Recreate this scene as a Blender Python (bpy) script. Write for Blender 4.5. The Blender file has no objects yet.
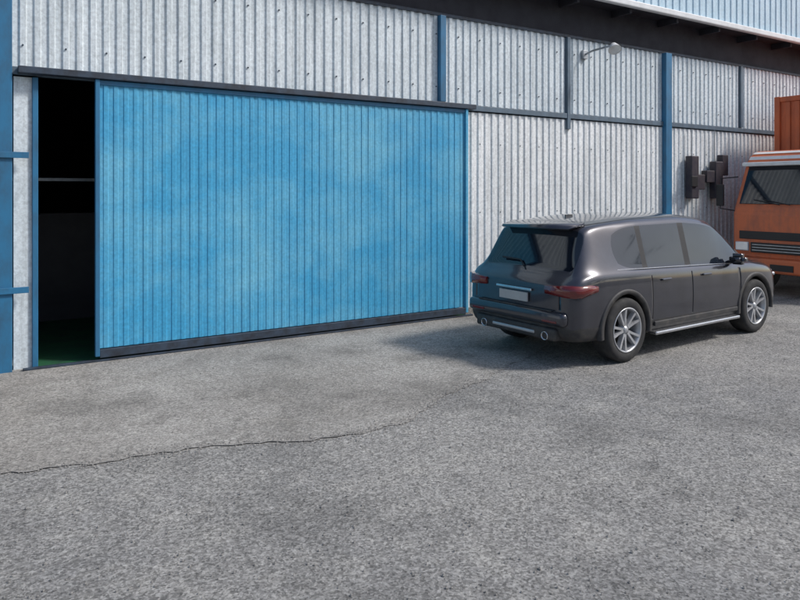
import bpy, bmesh, math, random
from mathutils import Vector, Matrix
random.seed(7)
S=bpy.context.scene
R=math.radians
# ------------------------------------------------------------------ helpers
def empty(name,loc=(0,0,0),rz=0):
    e=bpy.data.objects.new(name,None); S.collection.objects.link(e)
    e.location=loc; e.rotation_euler=(0,0,rz); e.empty_display_size=.2
    return e
def mkobj(name,bm,mats,parent=None,smooth=False,loc=(0,0,0)):
    me=bpy.data.meshes.new(name); bm.normal_update(); bm.to_mesh(me); bm.free()
    o=bpy.data.objects.new(name,me); S.collection.objects.link(o)
    if not isinstance(mats,(list,tuple)): mats=[mats]
    for m in mats: me.materials.append(m)
    if smooth:
        for p in me.polygons: p.use_smooth=True
    o.location=loc
    if parent: o.parent=parent
    return o
def add_box(bm,a,b,mi=0,M=None):
    x0,y0,z0=a;x1,y1,z1=b
    P=[(x0,y0,z0),(x1,y0,z0),(x1,y1,z0),(x0,y1,z0),(x0,y0,z1),(x1,y0,z1),(x1,y1,z1),(x0,y1,z1)]
    v=[bm.verts.new(M@Vector(p) if M else p) for p in P]
    fs=[]
    for f in ((0,3,2,1),(4,5,6,7),(0,1,5,4),(1,2,6,5),(2,3,7,6),(3,0,4,7)):
        fc=bm.faces.new([v[i] for i in f]); fc.material_index=mi; fs.append(fc)
    return v,fs
def box(name,a,b,mat,parent=None,bev=0.0,seg=2,smooth=False):
    bm=bmesh.new(); a2=[min(a[i],b[i]) for i in range(3)]; b2=[max(a[i],b[i]) for i in range(3)]
    add_box(bm,a2,b2)
    if bev>0: bmesh.ops.bevel(bm,geom=bm.edges[:],offset=bev,segments=seg,affect='EDGES',profile=.5)
    return mkobj(name,bm,mat,parent,smooth)
def lathe(bm,prof,n=40,mi=0,axis='Y',close=False,c=(0,0,0)):
    rings=[]
    for r,a in prof:
        ring=[]
        for i in range(n):
            t=2*math.pi*i/n
            if axis=='Y': p=(c[0]+r*math.cos(t),c[1]+a,c[2]+r*math.sin(t))
            elif axis=='Z': p=(c[0]+r*math.cos(t),c[1]+r*math.sin(t),c[2]+a)
            else: p=(c[0]+a,c[1]+r*math.cos(t),c[2]+r*math.sin(t))
            ring.append(bm.verts.new(p))
        rings.append(ring)
    for k in range(len(rings)-1):
        for i in range(n):
            j=(i+1)%n
            f=bm.faces.new((rings[k][i],rings[k][j],rings[k+1][j],rings[k+1][i])); f.material_index=mi; f.smooth=True
    return rings
def tube(name,pts,r,mat,parent=None,n=8):
    cu=bpy.data.curves.new(name,'CURVE'); cu.dimensions='3D'; cu.bevel_depth=r; cu.bevel_resolution=3; cu.use_fill_caps=True
    sp=cu.splines.new('POLY'); sp.points.add(len(pts)-1)
    for i,p in enumerate(pts): sp.points[i].co=(p[0],p[1],p[2],1)
    cu.materials.append(mat)
    tmp=bpy.data.objects.new(name,cu); S.collection.objects.link(tmp)
    dg=bpy.context.evaluated_depsgraph_get(); me=bpy.data.meshes.new_from_object(tmp.evaluated_get(dg))
    bpy.data.objects.remove(tmp)
    o=bpy.data.objects.new(name,me); S.collection.objects.link(o)
    for p in me.polygons: p.use_smooth=True
    if parent: o.parent=parent
    return o
# ------------------------------------------------------------------ materials
def mat(name,col,rough=.6,metal=0,col2=None,scale=(4,4,4),fac=(.4,.65),detail=6,bump=0,bscale=60,coat=0,fine=0,fscale=90,spec=.5,coords='Object',streak=0,scol=(.3,.3,.28)):
    m=bpy.data.materials.new(name); m.use_nodes=True; nt=m.node_tree; N=nt.nodes; L=nt.links
    b=N['Principled BSDF']; b.inputs['Roughness'].default_value=rough; b.inputs['Metallic'].default_value=metal
    b.inputs['Coat Weight'].default_value=coat; b.inputs['Coat Roughness'].default_value=.06
    b.inputs['Specular IOR Level'].default_value=spec
    tc=N.new('ShaderNodeTexCoord')
    def layer(src,c2,sc,f0,f1,amt):
        mp=N.new('ShaderNodeMapping'); mp.inputs['Scale'].default_value=sc; L.new(tc.outputs[coords],mp.inputs['Vector'])
        nz=N.new('ShaderNodeTexNoise'); nz.inputs['Scale'].default_value=1; nz.inputs['Detail'].default_value=detail; nz.inputs['Roughness'].default_value=.65
        L.new(mp.outputs[0],nz.inputs['Vector'])
        mr=N.new('ShaderNodeMapRange'); mr.inputs['From Min'].default_value=f0; mr.inputs['From Max'].default_value=f1; mr.inputs['To Max'].default_value=amt
        L.new(nz.outputs['Fac'],mr.inputs['Value'])
        mx=N.new('ShaderNodeMix'); mx.data_type='RGBA'
        if isinstance(src,tuple): mx.inputs[6].default_value=(*src,1)
        else: L.new(src,mx.inputs[6])
        mx.inputs[7].default_value=(*c2,1); L.new(mr.outputs[0],mx.inputs[0])
        return mx.outputs[2]
    src=layer(tuple(col),col2 if col2 else tuple(c*.85 for c in col),scale,fac[0],fac[1],1)
    if streak>0: src=layer(src,scol,(16,16,.55),.50,.72,streak)
    if fine>0:
        n2=N.new('ShaderNodeTexNoise'); n2.inputs['Scale'].default_value=fscale; n2.inputs['Detail'].default_value=3; n2.inputs['Roughness'].default_value=.7
        L.new(tc.outputs[coords],n2.inputs['Vector'])
        m2=N.new('ShaderNodeMapRange'); m2.inputs['From Min'].default_value=.35; m2.inputs['From Max'].default_value=.65
        m2.inputs['To Min'].default_value=1-fine; m2.inputs['To Max'].default_value=1+fine
        L.new(n2.outputs['Fac'],m2.inputs['Value'])
        vm=N.new('ShaderNodeVectorMath'); vm.operation='SCALE'; L.new(src,vm.inputs[0]); L.new(m2.outputs[0],vm.inputs['Scale'])
        src=vm.outputs[0]
    L.new(src,b.inputs['Base Color'])
    if bump>0:
        n3=N.new('ShaderNodeTexNoise'); n3.inputs['Scale'].default_value=bscale; n3.inputs['Detail'].default_value=4
        L.new(tc.outputs[coords],n3.inputs['Vector'])
        bp=N.new('ShaderNodeBump'); bp.inputs['Strength'].default_value=bump; bp.inputs['Distance'].default_value=.02
        L.new(n3.outputs['Fac'],bp.inputs['Height']); L.new(bp.outputs[0],b.inputs['Normal'])
    return m
M_white=mat('white_painted_sheet',(.80,.82,.82),.55,0,(.60,.63,.64),(2,2,.8),(.42,.76),8,.12,40,fine=.16,fscale=22,streak=.6,scol=(.30,.31,.31))
M_upper=mat('grey_white_sheet',(.66,.72,.75),.55,0,(.50,.56,.59),(2,2,.8),(.4,.74),8,.12,40,fine=.16,fscale=22,streak=.55,scol=(.30,.33,.34))
M_blue=mat('blue_painted_sheet',(.045,.32,.55),.55,0,(.14,.43,.60),(.7,.7,1.0),(.42,.68),7,.1,30,fine=.12,fscale=25,streak=.4,scol=(.03,.20,.37))
M_blue2=mat('blue_steel_frame',(.025,.16,.31),.5,0,(.03,.11,.20),(6,6,3),(.4,.7))
M_blue3=mat('grey_blue_steel',(.11,.16,.21),.5,0,(.08,.11,.14),(6,6,3),(.4,.7))
M_fascia=mat('pale_blue_sheet',(.52,.66,.75),.5,0,(.38,.54,.64),(5,5,1),(.4,.7),6,fine=.1,fscale=20)
M_dark=mat('dark_soffit_gap_shade',(.035,.035,.045),.8,0,(.02,.02,.028),(3,3,3))  # soffit colour, also used to paint the shade in the eave gap
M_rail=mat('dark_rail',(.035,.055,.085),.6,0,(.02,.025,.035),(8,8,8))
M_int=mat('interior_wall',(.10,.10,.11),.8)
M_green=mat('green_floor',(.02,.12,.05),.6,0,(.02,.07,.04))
M_galv=mat('galvanised_steel',(.42,.44,.46),.45,.6,(.3,.32,.34),(8,8,8))
M_black=mat('black_plastic',(.018,.018,.02),.55)
M_rubber=mat('tyre_rubber',(.022,.022,.023),.85,0,(.05,.048,.045),(9,9,9),(.45,.75))
M_box=mat('dark_meter_enclosure',(.03,.026,.04),.6,0,(.055,.045,.05),(9,9,9))
M_lampw=mat('white_lamp_housing',(.75,.76,.76),.4)
M_stone=mat('gravel_stone',(.30,.29,.27),.9,0,(.16,.155,.15),(30,30,30),(.3,.7))
def ground_mat(name,cA,cB,cC,speck=.45,s1=.35,s2=2.3,stain=.6):
    m=bpy.data.materials.new(name); m.use_nodes=True; nt=m.node_tree; N=nt.nodes; L=nt.links
    b=N['Principled BSDF']; b.inputs['Roughness'].default_value=.92; b.inputs['Specular IOR Level'].default_value=.25
    tc=N.new('ShaderNodeTexCoord'); C=tc.outputs['Object']
    def noise(sc,det=6,ro=.6):
        n=N.new('ShaderNodeTexNoise'); n.inputs['Scale'].default_value=sc; n.inputs['Detail'].default_value=det; n.inputs['Roughness'].default_value=ro
        L.new(C,n.inputs['Vector']); return n.outputs['Fac']
    def rng(s,a,b_,c=0,d=1):
        r=N.new('ShaderNodeMapRange'); r.inputs['From Min'].default_value=a; r.inputs['From Max'].default_value=b_
        r.inputs['To Min'].default_value=c; r.inputs['To Max'].default_value=d; L.new(s,r.inputs['Value']); return r.outputs[0]
    def mix(f,a,bb):
        x=N.new('ShaderNodeMix'); x.data_type='RGBA'; L.new(f,x.inputs[0])
        for i,v in ((6,a),(7,bb)):
            if isinstance(v,tuple): x.inputs[i].default_value=(*v,1)
            else: L.new(v,x.inputs[i])
        return x.outputs[2]
    c=mix(rng(noise(s1,7),.4,.62),cA,cB)
    c=mix(rng(noise(s2,8,.7),.48,.70,0,.85),c,cC)
    c=mix(rng(noise(.8,6,.6),.49,.66,0,stain),c,tuple(q*.5 for q in cB))
    c=mix(rng(noise(5,6,.7),.52,.70,0,.5),c,tuple(q*.5 for q in cB))
    vo=N.new('ShaderNodeTexVoronoi'); vo.inputs['Scale'].default_value=75; L.new(C,vo.inputs['Vector'])
    sp=N.new('ShaderNodeSeparateColor'); L.new(vo.outputs['Color'],sp.inputs[0])
    k=rng(sp.outputs[0],0,1,1-speck,1+speck)
    n2=rng(noise(24,5,.8),.3,.7,1-speck*.9,1+speck*.9)
    mu=N.new('ShaderNodeMath'); mu.operation='MULTIPLY'; L.new(k,mu.inputs[0]); L.new(n2,mu.inputs[1])
    vm=N.new('ShaderNodeVectorMath'); vm.operation='SCALE'; L.new(c,vm.inputs[0]); L.new(mu.outputs[0],vm.inputs['Scale'])
    L.new(vm.outputs[0],b.inputs['Base Color'])
    bp=N.new('ShaderNodeBump'); bp.inputs['Strength'].default_value=.55; bp.inputs['Distance'].default_value=.018
    L.new(noise(60,5,.8),bp.inputs['Height']); L.new(bp.outputs[0],b.inputs['Normal'])
    return m
M_asph=ground_mat('weathered_concrete_yard',(.285,.278,.262),(.235,.232,.224),(.34,.33,.305),.46,stain=.5)
M_conc=ground_mat('worn_concrete',(.345,.332,.307),(.29,.277,.255),(.26,.245,.22),.36,.5,1.1,stain=.65)
M_crack=mat('dirt_filled_joint',(.16,.155,.145),.95,0,(.27,.26,.245),(4,4,4),(.35,.55))

# ------------------------------------------------------------------ ground
bm=bmesh.new()
add_box(bm,(-400,-400,-.5),(400,400,0)); mkobj('ground',bm,M_asph)
bm=bmesh.new()
edge=[(-14,5.9),(-6,6.0),(-2,5.85),(.1,5.72),(.7,5.60),(1.2,5.53),(1.9,5.36),(2.5,5.10),(2.9,5.03),(3.3,5.12),(3.7,5.35),(4.3,5.65),(4.9,5.85),(5.6,6.2),(6.4,6.55),(8,6.8),(11,7.0),(15,7.05),(20,7.0),(34,7.0)]
pts=[]
for i in range(len(edge)-1):
    a=Vector(edge[i]);b=Vector(edge[i+1]); n=max(2,int((b-a).length/.05)) if a.x>-3 and a.x<12 else 4
    for k in range(n):
        p=a.lerp(b,k/n)
        pts.append((p.x,p.y+.025*math.sin(p.x*5.1)+.018*math.sin(p.x*13)+.012*math.sin(p.x*31)+random.uniform(-.01,.01)))
pts.append(edge[-1])
prev=None
for x,y in pts:
    v=bm.verts.new((x,y,.005)); u=bm.verts.new((x,9.02,.005))
    if prev: bm.faces.new((prev[0],v,u,prev[1]))
    prev=(v,u)
mkobj('concrete_apron',bm,M_conc)
bm=bmesh.new()
def strip(pl,w,z,wj=.4):
    prev=None
    for i,(x,y) in enumerate(pl):
        a=Vector(pl[max(0,i-1)]);b=Vector(pl[min(len(pl)-1,i+1)]); d=(b-a).normalized(); n=Vector((-d.y,d.x))
        ww=w*random.uniform(1-wj,1+wj)
        v=bm.verts.new((x+n.x*ww,y+n.y*ww,z)); u=bm.verts.new((x-n.x*ww,y-n.y*ww,z))
        if prev: bm.faces.new((prev[0],prev[1],u,v))
        prev=(v,u)
strip([p for p in pts if p[0]<2.75],.006,.009,.9)
mkobj('pavement_joint',bm,M_crack)
bm=bmesh.new()
for i in range(9000):
    x=random.uniform(-3,13); y=random.uniform(1.5,8.8)
    if random.random()<.5 and y>5.6: continue
    s=random.uniform(.004,.009)*(1.5 if random.random()<.04 else 1)
    T=Matrix.Translation((x,y,s*.3+.004))@Matrix.Rotation(random.uniform(0,6.3),4,'Z')@Matrix.Diagonal((s*random.uniform(.8,1.5),s,s*.7,1))
    vs=[bm.verts.new(T@Vector(p)) for p in ((1,0,0),(0,1,0),(-1,0,0),(0,-1,0),(0,0,1))]
    for a,b in ((0,1),(1,2),(2,3),(3,0)): bm.faces.new((vs[a],vs[b],vs[4]))
# extra grit collected along the apron's worn edge
for i in range(2600):
    x,y=random.choice([p for p in edge[2:14]]); q=random.choice(pts[20:330])
    s=random.uniform(.004,.009); gx=q[0]+random.gauss(0,.05); gy=q[1]+random.gauss(0,.07)
    T=Matrix.Translation((gx,gy,s*.3+.006))@Matrix.Rotation(random.uniform(0,6.3),4,'Z')@Matrix.Diagonal((s*random.uniform(.8,1.5),s,s*.7,1))
    vs=[bm.verts.new(T@Vector(p)) for p in ((1,0,0),(0,1,0),(-1,0,0),(0,-1,0),(0,0,1))]
    for a,b in ((0,1),(1,2),(2,3),(3,0)): bm.faces.new((vs[a],vs[b],vs[4]))
mkobj('gravel',bm,M_stone)

# ------------------------------------------------------------------ warehouse
W=empty('warehouse',(0,0,0))
Y=9.0
def corr(name,x0,x1,z0,z1,y,pitch,depth,m,parent):
    bm=bmesh.new(); prev=None; x=x0
    seq=[]
    while x<x1:
        for dx,d in ((0,0),(.42,0),(.52,1),(.9,1)):
            xx=x+dx*pitch
            if xx<x1: seq.append((xx,y-d*depth))
        x+=pitch
    seq.append((x1,seq[-1][1]))
    nz=max(1,int((z1-z0)/1.2))
    for xx,yy in seq:
        col=[bm.verts.new((xx,yy+random.uniform(-.0015,.0015),z0+(z1-z0)*i/nz)) for i in range(nz+1)]
        if prev:
            for i in range(nz): bm.faces.new((prev[i],col[i],col[i+1],prev[i+1]))
        prev=col
    return mkobj(name,bm,m,parent)
corr('lower_wall_sheet',6.70,34,.10,3.38,Y,.15,.022,M_white,W)
corr('lower_wall_sheet_west',-14,.36,.10,3.38,Y,.15,.022,M_white,W)
corr('upper_wall_sheet',-14,34,3.50,4.90,Y+.01,.15,.022,M_upper,W)
box('jamb_sheet',(.41,Y-.03,0),(.60,Y+.05,3.38),M_upper,W,.004)
box('plinth',(6.95,Y-.02,-.05),(34,Y+.12,.12),M_conc,W,.01)
box('plinth_west',(-14,Y-.02,-.05),(.36,Y+.12,.12),M_conc,W,.01)
box('header_beam',(-14,Y-.05,3.40),(34,Y+.06,3.49),M_blue3,W,.006)
box('door_track',(.45,Y-.19,3.405),(7.05,Y-.053,3.485),M_rail,W,.008)
def post(n,x,w,z0,z1,m,d=.09): box(n,(x-w/2,Y-d,z0),(x+w/2,Y+.02,z1),m,W,.006)
post('post_a',.31,.17,0,4.9,M_blue2,.13)
post('door_jamb',.63,.06,0,3.38,M_blue2,.07)
post('post_b',6.45,.11,3.505,4.9,M_blue2)
post('post_c',9.33,.08,3.20,4.9,M_blue3,.06)
post('post_d',12.15,.19,0,4.9,M_blue2,.12)
post('post_e',14.85,.09,3.505,4.9,M_blue3,.06)
post('post_f',17.85,.19,0,4.9,M_blue2,.12)
post('post_g',23.55,.19,0,4.9,M_blue2,.12)
post('post_h',-5.4,.19,0,4.9,M_blue2,.12)
for i,z in enumerate((.93,2.47)):
    box('clamp_%d'%i,(.1,Y-.16,z-.035),(.56,Y-.132,z+.035),M_blue2,W,.004)
bm=bmesh.new()
for z in (.55,1.7,2.85,3.75,4.6):
    x0s=-14 if z>3.5 else 6.70
    x=x0s+.71*.15
    while x<24:
        add_box(bm,(x-.008,Y-.030,z-.008),(x+.008,Y-.010,z+.008))
        x+=.45
mkobj('sheet_screws',bm,M_rail,W)
box('eave_gap_shade',(-14,Y+.10,4.80),(34,Y+.14,5.75),M_dark,W)  # dark sheet painting in the shade of the open gap above the wall
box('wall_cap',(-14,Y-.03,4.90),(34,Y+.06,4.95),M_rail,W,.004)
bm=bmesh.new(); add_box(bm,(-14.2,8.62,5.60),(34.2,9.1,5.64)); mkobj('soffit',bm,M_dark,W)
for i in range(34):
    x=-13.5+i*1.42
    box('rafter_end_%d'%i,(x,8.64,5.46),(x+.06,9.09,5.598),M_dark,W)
box('gutter',(-14.2,8.50,5.54),(34.2,8.615,5.66),M_lampw,W,.02)
corr('fascia_sheet',-14.2,34.2,5.66,6.75,8.60,.22,.02,M_fascia,W)
bm=bmesh.new()
P=[(-14.2,8.62,6.74),(34.2,8.62,6.74),(34.2,18,8.6),(-14.2,18,8.6),(34.2,27.6,6.74),(-14.2,27.6,6.74)]
v=[bm.verts.new(p) for p in P]; bm.faces.new((v[0],v[1],v[2],v[3])); bm.faces.new((v[3],v[2],v[4],v[5]))
mkobj('roof',bm,M_fascia,W)
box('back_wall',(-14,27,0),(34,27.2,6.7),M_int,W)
for nm,x in (('gable_wall_west',-14),('gable_wall_east',33.8)):
    bm=bmesh.new(); pr=[(9.1,0),(27.1,0),(27.1,6.7),(18,8.55),(9.1,6.7)]
    a=[bm.verts.new((x,p[0],p[1])) for p in pr]; b=[bm.verts.new((x+.2,p[0],p[1])) for p in pr]
    bm.faces.new(a); bm.faces.new(b[::-1])
    for i in range(5): bm.faces.new((a[i],a[(i+1)%5],b[(i+1)%5],b[i]))
    mkobj(nm,bm,M_white,W)
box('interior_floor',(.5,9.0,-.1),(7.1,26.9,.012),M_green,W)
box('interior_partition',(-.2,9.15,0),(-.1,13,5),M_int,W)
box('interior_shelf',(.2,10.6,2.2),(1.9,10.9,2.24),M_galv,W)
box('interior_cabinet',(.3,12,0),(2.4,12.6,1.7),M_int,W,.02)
D0,D1=1.26,6.90
corr('sliding_door_sheet',D0+.04,D1-.04,.16,3.37,Y-.12,.115,.008,M_blue,W)
box('sliding_door_edge_l',(D0,Y-.165,.07),(D0+.05,Y-.085,3.40),M_blue2,W,.005)
box('sliding_door_edge_r',(D1-.05,Y-.165,.07),(D1,Y-.085,3.40),M_blue,W,.005)
box('sliding_door_bottom',(D0+.05,Y-.16,.05),(D1-.05,Y-.09,.15),M_rail,W,.005)
box('sliding_door_top',(D0+.05,Y-.145,3.34),(D1-.05,Y-.085,3.398),M_blue2,W,.005)
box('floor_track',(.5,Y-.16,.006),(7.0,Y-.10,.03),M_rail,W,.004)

F=empty('wall_floodlight',(9.75,8.95,4.62))
tube('arm',[(0,0,0),(.0,-.18,.04),(.22,-.42,.12)],.018,M_galv,F)
box('bracket',(-.06,-.02,-.08),(.06,.04,.08),M_galv,F,.006)
bm=bmesh.new(); lathe(bm,[(.001,.0),(.05,.0),(.07,.04),(.11,.12),(.12,.14),(.10,.13),(.001,.09)],24,axis='Z')
o=mkobj('shade',bm,M_lampw,F); o.location=(.26,-.45,.14); o.rotation_euler=(R(150),R(20),0)

E=empty('electrical_meter_box',(12.9,8.93,2.35))
box('case',(-.15,-.16,-.45),(.10,0,.45),M_box,E,.02)
box('switch',(-.2,-.2,-.2),(.0,-.162,.02),M_black,E,.01)
box('side_unit',(.104,-.14,-.26),(.34,0,.06),M_box,E,.015)
tube('conduit',[(0,-.04,.45),(0,-.04,1.02)],.012,M_galv,E)
E=empty('electrical_meter_box.001',(13.72,8.93,2.38))
box('case',(-.13,-.16,-.48),(.14,0,.32),M_box,E,.02)
box('side_unit',(-.42,-.14,-.14),(-.134,0,.12),M_box,E,.015)
box('top_unit',(.144,-.14,.02),(.36,0,.47),M_box,E,.015)
tube('conduit',[(0,-.04,.32),(0,-.04,1.0)],.012,M_galv,E)

# unseen wall and trees, added behind the camera to darken car glass reflections
M_cw=mat('reflection_wall_render',(.38,.36,.33),.85,0,(.24,.23,.21),(1,1,.6),(.4,.65))
CW=empty('reflection_wall',(0,-14,0))
for i in range(17):
    box('reflection_wall_panel_%d'%i,(-32+i*4.2+.2,-.08,0),(-32+(i+1)*4.2-.102,.08,2.3),M_cw,CW)
    box('reflection_wall_pillar_%d'%i,(-32+i*4.2-.1,-.16,0),(-32+i*4.2+.198,.16,2.5),M_cw,CW,.01)
M_leaf=mat('reflection_tree_foliage',(.06,.10,.035),.7,0,(.03,.055,.02),(1.5,1.5,1.5),(.4,.6))
M_bark=mat('reflection_tree_bark',(.12,.09,.065),.9)
bm=bmesh.new(); rr=random.Random(3)
for t in range(19):
    cx=-36+t*4.3+rr.uniform(-1.3,1.3); cy=-18+rr.uniform(-1.5,1.5); H=rr.uniform(9,14)
    for k in range(18):
        px,py,pz=cx+rr.gauss(0,1.4),cy+rr.gauss(0,1.2),H*rr.uniform(.35,1)
        for q in range(42):
            p=Vector((px+rr.gauss(0,.5),py+rr.gauss(0,.5),pz+rr.gauss(0,.4))); s=rr.uniform(.1,.26)
            a=Vector((rr.uniform(-1,1),rr.uniform(-1,1),rr.uniform(-1,1))).normalized()*s; b=a.orthogonal().normalized()*s*.6
            bm.faces.new([bm.verts.new(p+a),bm.verts.new(p+b),bm.verts.new(p-a),bm.verts.new(p-b)])
    vs=[[bm.verts.new((cx+r*math.cos(u),cy+r*math.sin(u),z)) for u in (0,1.26,2.51,3.77,5.03)] for r,z in ((.25,0),(.16,H*.5),(.05,H*.9))]
    for i in range(2):
        for j in range(5):
            f=bm.faces.new((vs[i][j],vs[i][(j+1)%5],vs[i+1][(j+1)%5],vs[i+1][j])); f.material_index=1
mkobj('reflection_trees',bm,[M_leaf,M_bark])

# ------------------------------------------------------------------ SUV
M_paint=mat('charcoal_metallic_paint',(.045,.047,.060),.30,.5,(.034,.035,.045),(3,3,3),coat=1)
M_glass=mat('dark_tinted_glass',(.008,.012,.019),.05,0,(.014,.019,.028),(3,3,3),spec=.75)
M_clad=mat('grey_plastic_cladding',(.030,.030,.032),.6,0,(.07,.065,.058),(8,8,8),(.45,.7))
M_alloy=mat('alloy_wheel',(.46,.47,.49),.35,.5,(.28,.27,.26),(8,8,8),(.5,.8))
M_chrome=mat('satin_chrome',(.62,.63,.65),.22,.9)
M_red=mat('tail_lamp_red',(.16,.010,.010),.12,0,(.11,.008,.008),coat=.8)
M_clear=mat('clear_lamp',(.65,.67,.70),.12,.3,coat=.8)
M_plate=mat('number_plate',(.45,.45,.44),.5)
M_under=mat('arch_liner',(.012,.012,.012),.9)
def build_car(name,loc,rz):
    C=empty(name,loc,rz)
    ST=[(-2.42,.44,.88,.93,.76,.6,0),(-2.38,.34,.94,.99,.86,.6,0),(-2.28,.29,1.01,1.06,.925,.6,0),(-2.22,.28,1.05,1.11,.94,.6,0),
        (-1.97,.27,1.09,1.61,.955,.68,1),(-1.88,.27,1.09,1.665,.957,.69,1),(-1.62,.26,1.09,1.70,.96,.70,1),(-1.08,.25,1.075,1.74,.965,.72,1),(-1.01,.25,1.075,1.742,.965,.72,1),
        (-.16,.24,1.05,1.755,.965,.725,1),(-.06,.24,1.05,1.755,.965,.725,1),(.42,.24,1.035,1.725,.965,.715,1),(.72,.24,1.025,1.665,.965,.70,1),(.84,.24,1.02,1.61,.965,.69,1),
        (1.22,.25,1.015,1.34,.962,.74,1),(1.52,.25,1.0,1.09,.96,.8,0),(1.60,.25,.99,1.06,.958,.8,0),(1.95,.26,.95,1.03,.945,.8,0),(2.18,.27,.88,.97,.90,.8,0),(2.30,.30,.80,.88,.82,.7,0),(2.36,.38,.72,.78,.70,.6,0)]
    bm=bmesh.new(); rings=[]
    for x,zb,zs,zr,w,wr,t in ST:
        h=zs-zb
        H=[(0,zb),(w-.16,zb),(w-.045,zb+.04),(w-.012,zb+.20 if h>.6 else zb+.1),(w,zb+h*.55),(w-.012,zs-.10 if h>.6 else zs-.06),(w-.035,zs-.01)]
        if t:
            H+=[(w-.075,zs+.015),(wr+.035,zr-.115),(wr-.005,zr-.055),(wr-.12,zr-.012),(0,zr+.012)]
        else:
            H+=[(w-.09,zs+(zr-zs)*.35),(w-.18,zs+(zr-zs)*.6),(w-.30,zs+(zr-zs)*.85),(w*.5,zr),(0,zr+.012)]
        n=len(H)
        Rr=[bm.verts.new((x,-y,z)) for y,z in H]
        Lf=[Rr[0]]+[bm.verts.new((x,y,z)) for y,z in H[1:-1]]+[Rr[-1]]
        rings.append((Rr,Lf))
    for k in range(len(rings)-1):
        xm=(ST[k][0]+ST[k+1][0])/2; t0,t1=ST[k][6],ST[k+1][6]
        for side in (0,1):
            A=rings[k][side];B=rings[k+1][side]
            for i in range(n-1):
                q=(A[i],B[i],B[i+1],A[i+1])
                if side==0: q=q[::-1]
                f=bm.faces.new(q); f.smooth=True
                mi=0
                if i<=2: mi=2
                if t0 and t1:
                    if i==7:
                        mi=1
                        if xm<-1.62: mi=0
                        if -1.08<xm<-1.01 or -.16<xm<-.06: mi=3
                    if xm>.84 and i in (9,10): mi=1
                if t0 and not t1:
                    if i==7: mi=3
                    if i in (9,10): mi=1
                if t1 and not t0:
                    if i in (9,10): mi=1
                    if i==8: mi=1
                f.material_index=mi
    for k,rev in ((0,False),(len(rings)-1,True)):
        Rr,Lf=rings[k]
        for i in range(n-1):
            vs=[]
            for v in ((Rr[i],Lf[i],Lf[i+1],Rr[i+1]) if not rev else (Rr[i],Rr[i+1],Lf[i+1],Lf[i])):
                if v not in vs: vs.append(v)
            f=bm.faces.new(vs); f.smooth=True; f.material_index=2 if i<=2 else 0
    bmesh.ops.recalc_face_normals(bm,faces=bm.faces[:])
    body=mkobj('body',bm,[M_paint,M_glass,M_clad,M_black,M_under],C)
    me=body.data
    ca=me.attributes.new('crease_edge','FLOAT','EDGE')
    em={}
    for p in me.polygons:
        for ek in p.edge_keys: em.setdefault(ek,[]).append(p.material_index)
    for e in me.edges:
        ms=em.get(e.key,[])
        if len(ms)==2 and ms[0]!=ms[1]: ca.data[e.index].value=.75
    sub=body.modifiers.new('s','SUBSURF'); sub.levels=3; sub.render_levels=3
    cb=bmesh.new()
    for ax in (-1.5,1.5):
        for sg in (-1,1):
            r=.445
            a=[];b=[]
            for i in range(40):
                t=2*math.pi*i/40
                a.append(cb.verts.new((ax+r*math.cos(t),sg*.62,.385+r*math.sin(t))))
                b.append(cb.verts.new((ax+r*math.cos(t),sg*1.2,.385+r*math.sin(t))))
            cb.faces.new(a);cb.faces.new(b[::-1])
            for i in range(40): cb.faces.new((a[i],a[(i+1)%40],b[(i+1)%40],b[i]))
    bmesh.ops.recalc_face_normals(cb,faces=cb.faces[:])
    for f in cb.faces: f.material_index=4
    cut=mkobj('cut',cb,[M_paint,M_glass,M_clad,M_black,M_under],C)
    cb=bmesh.new()
    for sg in (-1,1):
        y0,y1=sorted((sg*.935,sg*1.1))
        for x in (-.98,-.11,1.08):
            add_box(cb,(x-.006,y0,.46),(x+.006,y1,1.0),4)
    for sg in (-1,1):
        y0,y1=sorted((sg*.70,sg*.71)); add_box(cb,(-2.6,y0,.68),(-2.375,y1,.84),4)
    bmesh.ops.recalc_face_normals(cb,faces=cb.faces[:])
    cut2=mkobj('cut2',cb,[M_paint,M_glass,M_clad,M_black,M_under],C)
    for c in (cut,cut2):
        m=body.modifiers.new('b','BOOLEAN'); m.operation='DIFFERENCE'; m.object=c; m.solver='EXACT'
    bpy.context.view_layer.update()
    dg=bpy.context.evaluated_depsgraph_get()
    nm=bpy.data.meshes.new_from_object(body.evaluated_get(dg))
    body.modifiers.clear(); body.data=nm
    bpy.data.objects.remove(cut); bpy.data.objects.remove(cut2)
    for ax in (-1.5,1.5):
        for sg in (-1,1):
            bm=bmesh.new(); prev=None
            for i in range(33):
                t=R(-8+196*i/32); cs,sn=math.cos(t),math.sin(t)
                w0=.955
                sec=[(.435,w0-.05),(.435,w0+.010),(.475,w0+.014),(.49,w0+.006),(.50,w0-.05)]
                ring=[bm.verts.new((ax+r*cs,sg*y,.385+r*sn)) for r,y in sec]
                if prev:
                    for j in range(4): bm.faces.new((prev[j],prev[j+1],ring[j+1],ring[j]))
                prev=ring
            bmesh.ops.recalc_face_normals(bm,faces=bm.faces[:])
            mkobj('arch_trim',bm,M_clad,C,True)
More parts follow.
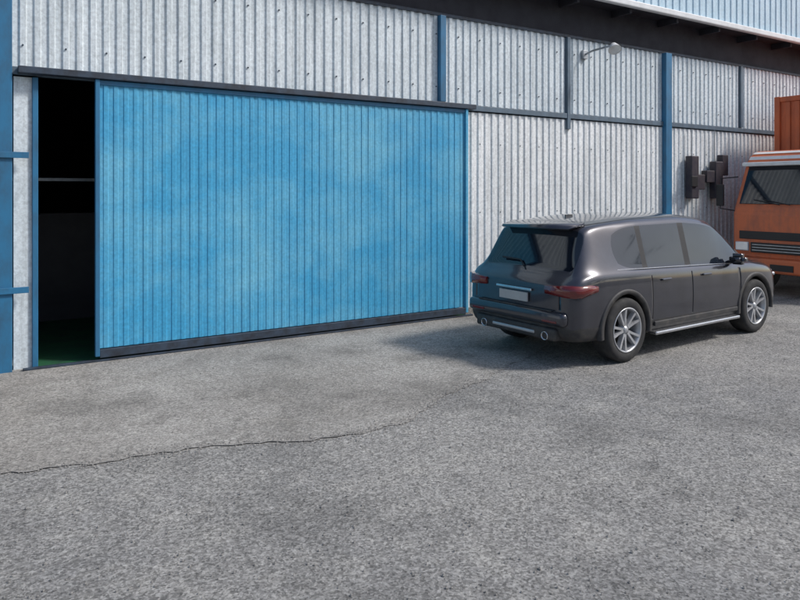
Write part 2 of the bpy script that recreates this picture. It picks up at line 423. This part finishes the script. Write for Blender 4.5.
    for ax in (-1.5,1.5):
        for sg in (-1,1):
            bm=bmesh.new()
            lathe(bm,[(.265,.115),(.280,.13),(.345,.132),(.374,.115),(.385,.085),(.387,0),(.385,-.085),(.374,-.115),(.345,-.13),(.26,-.12)],56,0)
            lathe(bm,[(.262,.118),(.272,.130),(.256,.132),(.245,.112),(.235,.06),(.228,-.1)],56,1)
            lathe(bm,[(.001,.02),(.17,.02),(.172,.0),(.001,-.0)],32,2)
            lathe(bm,[(.001,.115),(.032,.115),(.036,.110),(.05,.100),(.068,.085),(.07,.03)],24,1)
            for k in range(5):
                for off in (-.18,.18):
                    a=2*math.pi*k/5+.3
                    p0=Vector((math.cos(a+off)*.05,0,math.sin(a+off)*.05)); a1=a+off*1.3
                    p1=Vector((math.cos(a1)*.25,0,math.sin(a1)*.25))
                    d=(p1-p0).normalized(); nn=Vector((-d.z,0,d.x))
                    pr=[]
                    for p,w,yf,yb in ((p0,.022,.105,.05),(p0.lerp(p1,.5),.018,.112,.06),(p1,.021,.126,.07)):
                        pr.append([bm.verts.new(p+nn*w+Vector((0,yb,0))),bm.verts.new(p+nn*w*.75+Vector((0,yf,0))),bm.verts.new(p-nn*w*.75+Vector((0,yf,0))),bm.verts.new(p-nn*w+Vector((0,yb,0)))])
                    for q in range(2):
                        for j in range(4):
                            f=bm.faces.new((pr[q][j],pr[q][(j+1)%4],pr[q+1][(j+1)%4],pr[q+1][j])); f.material_index=1
            bmesh.ops.recalc_face_normals(bm,faces=bm.faces[:])
            o=mkobj('wheel',bm,[M_rubber,M_alloy,M_under],C)
            o.location=(ax,sg*.838,.387)
            if sg<0: o.rotation_euler=(0,R(17),math.pi)
    for sg in (-1,1):
        box('running_board',(-.98,sg*.90,.27),(.98,sg*1.01,.315),M_chrome,C,.015)
        box('sill_trim',(-.95,sg*.935,.37),(1.0,sg*.968,.43),M_clad,C,.012)
        tube('window_trim',[(-1.60,sg*.893,1.108),(-1.05,sg*.899,1.093),(-.10,sg*.903,1.069),(.45,sg*.902,1.053),(.95,sg*.900,1.036)],.005,M_chrome,C)
        for x in (-.80,.12):
            box('door_handle',(x,sg*.945,.925),(x+.20,sg*.98,.955),M_paint,C,.012)
        bm=bmesh.new(); add_box(bm,(-.08,-.11,-.075),(.10,.11,.075)); bmesh.ops.bevel(bm,geom=bm.edges[:],offset=.05,segments=4,affect='EDGES')
        o=mkobj('door_mirror',bm,M_paint,C,True); o.location=(.86,sg*1.04,1.11)
        box('mirror_stem',(.86,sg*.88,1.04),(.92,sg*.98,1.08),M_black,C,.01)
        bm=bmesh.new()
        prof=[(-2.02,.955),(-2.16,.952),(-2.28,.937),(-2.37,.885),(-2.42,.79),(-2.432,.66),(-2.435,.50)]
        prev=None
        for i,(x,y) in enumerate(prof):
            hz=[.03,.055,.065,.07,.065,.055,.045][i]
            zc=.90 if i>1 else .92
            ring=[bm.verts.new((x,sg*(y+.002),zc-hz)),bm.verts.new((x-.006,sg*(y+.008),zc)),bm.verts.new((x,sg*(y+.0),zc+hz)),bm.verts.new((x+.08,sg*(y-.10 if i<5 else y),zc+hz)),bm.verts.new((x+.08,sg*(y-.10 if i<5 else y),zc-hz))]
            if prev:
                for j in range(5):
                    f=bm.faces.new((prev[j],prev[(j+1)%5],ring[(j+1)%5],ring[j])); f.smooth=j<2
            else: bm.faces.new(ring)
            prev=ring
        bm.faces.new(prev[::-1]); bmesh.ops.recalc_face_normals(bm,faces=bm.faces[:])
        mkobj('tail_lamp',bm,M_red,C)
        bm=bmesh.new(); add_box(bm,(-.13,-.17,-.06),(.10,.17,.06)); bmesh.ops.bevel(bm,geom=bm.edges[:],offset=.04,segments=3,affect='EDGES')
        o=mkobj('head_lamp',bm,M_clear,C,True); o.location=(2.17,sg*.69,.80); o.rotation_euler=(0,0,-sg*R(40))
        bm=bmesh.new(); lathe(bm,[(.03,.15),(.045,.0),(.05,-.0),(.05,.15)],20,axis='X'); o=mkobj('exhaust_tip',bm,M_chrome,C); o.location=(-2.46,sg*.52,.36)
        box('rear_reflector',(-2.485,sg*.72,.53),(-2.44,sg*.50,.56),M_red,C,.008)
    box('rear_bumper',(-2.475,-.82,.49),(-2.34,.82,.66),M_paint,C,.06,5,True)
    box('bumper_top_pad',(-2.455,-.62,.650),(-2.38,.62,.668),M_clad,C,.006)
    box('rear_valance',(-2.45,-.68,.31),(-2.30,.68,.46),M_clad,C,.03,3,True)
    box('diffuser',(-2.462,-.36,.36),(-2.42,.36,.40),M_alloy,C,.012)
    box('number_plate',(-2.452,-.24,.72),(-2.43,.24,.83),M_plate,C,.004)
    box('tailgate_trim',(-2.45,-.30,.855),(-2.425,.30,.885),M_chrome,C,.006)
    bm=bmesh.new(); add_box(bm,(-2.10,-.62,1.61),(-1.84,.62,1.645)); 
    for v in bm.verts:
        if v.co.x<-2: v.co.z-=.03; v.co.y*=.93
        else: v.co.z+=.025
    bmesh.ops.bevel(bm,geom=bm.edges[:],offset=.014,segments=2,affect='EDGES'); mkobj('spoiler',bm,M_paint,C,True)
    tube('rear_wiper',[(-2.26,0,1.12),(-2.215,.1,1.19),(-2.215,.42,1.20)],.010,M_black,C)
    for sg in (-1,1):
        box('grille',(2.30,sg*.04,.60),(2.385,sg*.24,.84),M_black,C,.03)
    box('front_bumper',(2.20,-.74,.38),(2.40,.74,.56),M_paint,C,.05,3,True)
    bm=bmesh.new(); add_box(bm,(-.05,-.008,0),(.09,.008,.04)); mkobj('antenna_fin',bm,M_paint,C).location=(-1.45,0,1.705)
    return C
build_car('parked_car',(8.10,6.48,.005),R(3.0))

# ------------------------------------------------------------------ truck
M_or=mat('faded_orange_paint',(.62,.15,.055),.5,0,(.36,.11,.06),(3,3,2),(.42,.72),7,streak=.3,scol=(.25,.1,.06))
M_or2=mat('container_orange',(.62,.13,.04),.55,0,(.44,.10,.04),(4,4,1.5),(.4,.7),7)
T=empty('parked_truck',(13.2,7.1,0))
prof=[(.06,.62),(0,.80),(0,1.62),(.05,1.74),(.34,2.66),(.44,2.80),(.62,2.88),(1.66,2.90),(1.72,2.80),(1.74,.62)]
bm=bmesh.new(); hw=1.05
A=[];B=[]
for x,z in prof:
    k=1 if z<1.8 else 1-.09*(z-1.8)
    A.append(bm.verts.new((x,-hw*k,z)));B.append(bm.verts.new((x,hw*k,z)))
bm.faces.new(A);bm.faces.new(B[::-1])
for i in range(len(prof)): 
    j=(i+1)%len(prof); f=bm.faces.new((A[i],B[i],B[j],A[j]))
    if i in (4,5,6,7): f.material_index=1
bmesh.ops.recalc_face_normals(bm,faces=bm.faces[:])
bmesh.ops.bevel(bm,geom=[e for e in bm.edges],offset=.045,segments=3,affect='EDGES',clamp_overlap=True)
mkobj('cab',bm,[M_or,M_lampw],T)
def slab(name,q,th,m):
    bm=bmesh.new(); a=[bm.verts.new(p) for p in q]; b=[bm.verts.new(Vector(p)+Vector(th)) for p in q]
    bm.faces.new(a);bm.faces.new(b[::-1])
    for i in range(4): bm.faces.new((a[i],a[(i+1)%4],b[(i+1)%4],b[i]))
    bmesh.ops.recalc_face_normals(bm,faces=bm.faces[:]); 
    bmesh.ops.bevel(bm,geom=bm.edges[:],offset=.008,segments=1,affect='EDGES')
    return mkobj(name,bm,m,T)
slab('windscreen',[(.045,-.94,1.80),(.045,.94,1.80),(.312,.87,2.62),(.312,-.87,2.62)],(.05,0,.0),M_glass)
for sg in (-1,1):
    slab('side_window',[(.36,sg*1.056,1.78),(1.30,sg*1.056,1.72),(1.30,sg*.99,2.55),(.55,sg*.99,2.55)],(0,-sg*.03,0),M_glass)
    slab('wiper',[(.02,sg*.1,1.78),(.02,sg*.1+.02,1.80),(.05,sg*.1+.55,1.90),(.05,sg*.1+.55,1.88)],(.02,0,0),M_black)
    box('head_lamp',(-.03,sg*.70,.86),(.05,sg*.98,1.04),M_clear,T,.02)
    box('mirror',(-.10,sg*1.20,1.75),(-.04,sg*1.36,2.20),M_black,T,.02)
    tube('mirror_arm',[(.15,sg*1.02,2.35),(-.05,sg*1.27,2.32),(-.07,sg*1.28,1.70),(.06,sg*1.04,1.66)],.014,M_black,T)
    for x in (.95,4.4,):
        bm=bmesh.new(); lathe(bm,[(.001,.05),(.2,.06),(.25,.11),(.29,.125),(.42,.125),(.46,.09),(.465,0),(.46,-.09),(.42,-.125),(.001,-.125)],40,0)
        bmesh.ops.recalc_face_normals(bm,faces=bm.faces[:])
        o=mkobj('wheel',bm,M_rubber,T); o.location=(x,sg*.92,.465); 
        if sg<0: o.rotation_euler=(0,0,math.pi)
box('grille',(-.02,-.90,1.10),(.04,.90,1.26),M_black,T,.01)
box('lower_grille',(-.03,-.66,.84),(.04,.66,1.04),M_black,T,.01)
for i in range(3): box('grille_bar',(-.04,-.62,.88+i*.055),(-.025,.62,.895+i*.055),M_galv,T)
box('bumper',(-.10,-1.08,.46),(.16,1.08,.74),M_or,T,.04,3)
box('front_plate',(-.115,-.22,.52),(-.102,.22,.64),M_black,T)
box('visor',(.14,-.94,2.56),(.42,.94,2.64),M_lampw,T,.02)
box('chassis',(.8,-.42,.60),(7.0,.42,.82),M_black,T,.01)
box('load_bed',(1.85,-1.2,1.02),(7.2,1.2,1.16),M_black,T,.01)
bm=bmesh.new()
add_box(bm,(1.93,-1.18,1.18),(7.1,1.18,4.08))
mkobj('container_core',bm,M_or2,T)
for sg in (-1,1):
    box('container_corner_post',(1.88,sg*1.12,1.17),(2.0,sg*1.24,4.14),M_or2,T,.01)
box('container_top_rail',(1.885,-1.118,4.02),(1.99,1.118,4.13),M_or2,T,.01)
for i in range(11):
    y=-1.05+i*.2; box('container_rib_%d'%i,(1.895,y-.05,1.2),(1.928,y+.05,4.015),M_or2,T,.012)
for i in range(18):
    x=2.2+i*.27
    for sg in (-1,1): box('container_side_rib',(x-.06,sg*1.182,1.2),(x+.06,sg*1.215,4.05),M_or2,T,.012)

# ------------------------------------------------------------------ light
sd=Vector((.77*math.cos(R(45)),-.64*math.cos(R(45)),math.sin(R(45)))).normalized()
sl=bpy.data.lights.new('sun','SUN'); sl.energy=2.9; sl.angle=R(8); sl.color=(1,.965,.93)
so=bpy.data.objects.new('sun',sl); S.collection.objects.link(so); so.rotation_euler=sd.to_track_quat('Z','Y').to_euler(); so.location=(20,-20,30)
w=bpy.data.worlds.new('World'); S.world=w; w.use_nodes=True; nt=w.node_tree
sky=nt.nodes.new('ShaderNodeTexSky'); sky.sky_type='NISHITA'; sky.sun_disc=False; sky.sun_elevation=R(45); sky.sun_rotation=math.atan2(sd.x,sd.y)
sky.dust_density=2
nt.links.new(sky.outputs[0],nt.nodes['Background'].inputs[0]); nt.nodes['Background'].inputs[1].default_value=.15
# ------------------------------------------------------------------ camera
c=bpy.data.cameras.new('camera'); c.lens=30.6; c.sensor_width=36; c.shift_y=-109/800; c.clip_end=2000
co=bpy.data.objects.new('camera',c); S.collection.objects.link(co); co.location=(0,0,2.06); co.rotation_euler=(R(90),0,R(-32.24))
S.camera=co
S.view_settings.view_transform='Standard'; S.view_settings.look='None'; S.view_settings.exposure=0
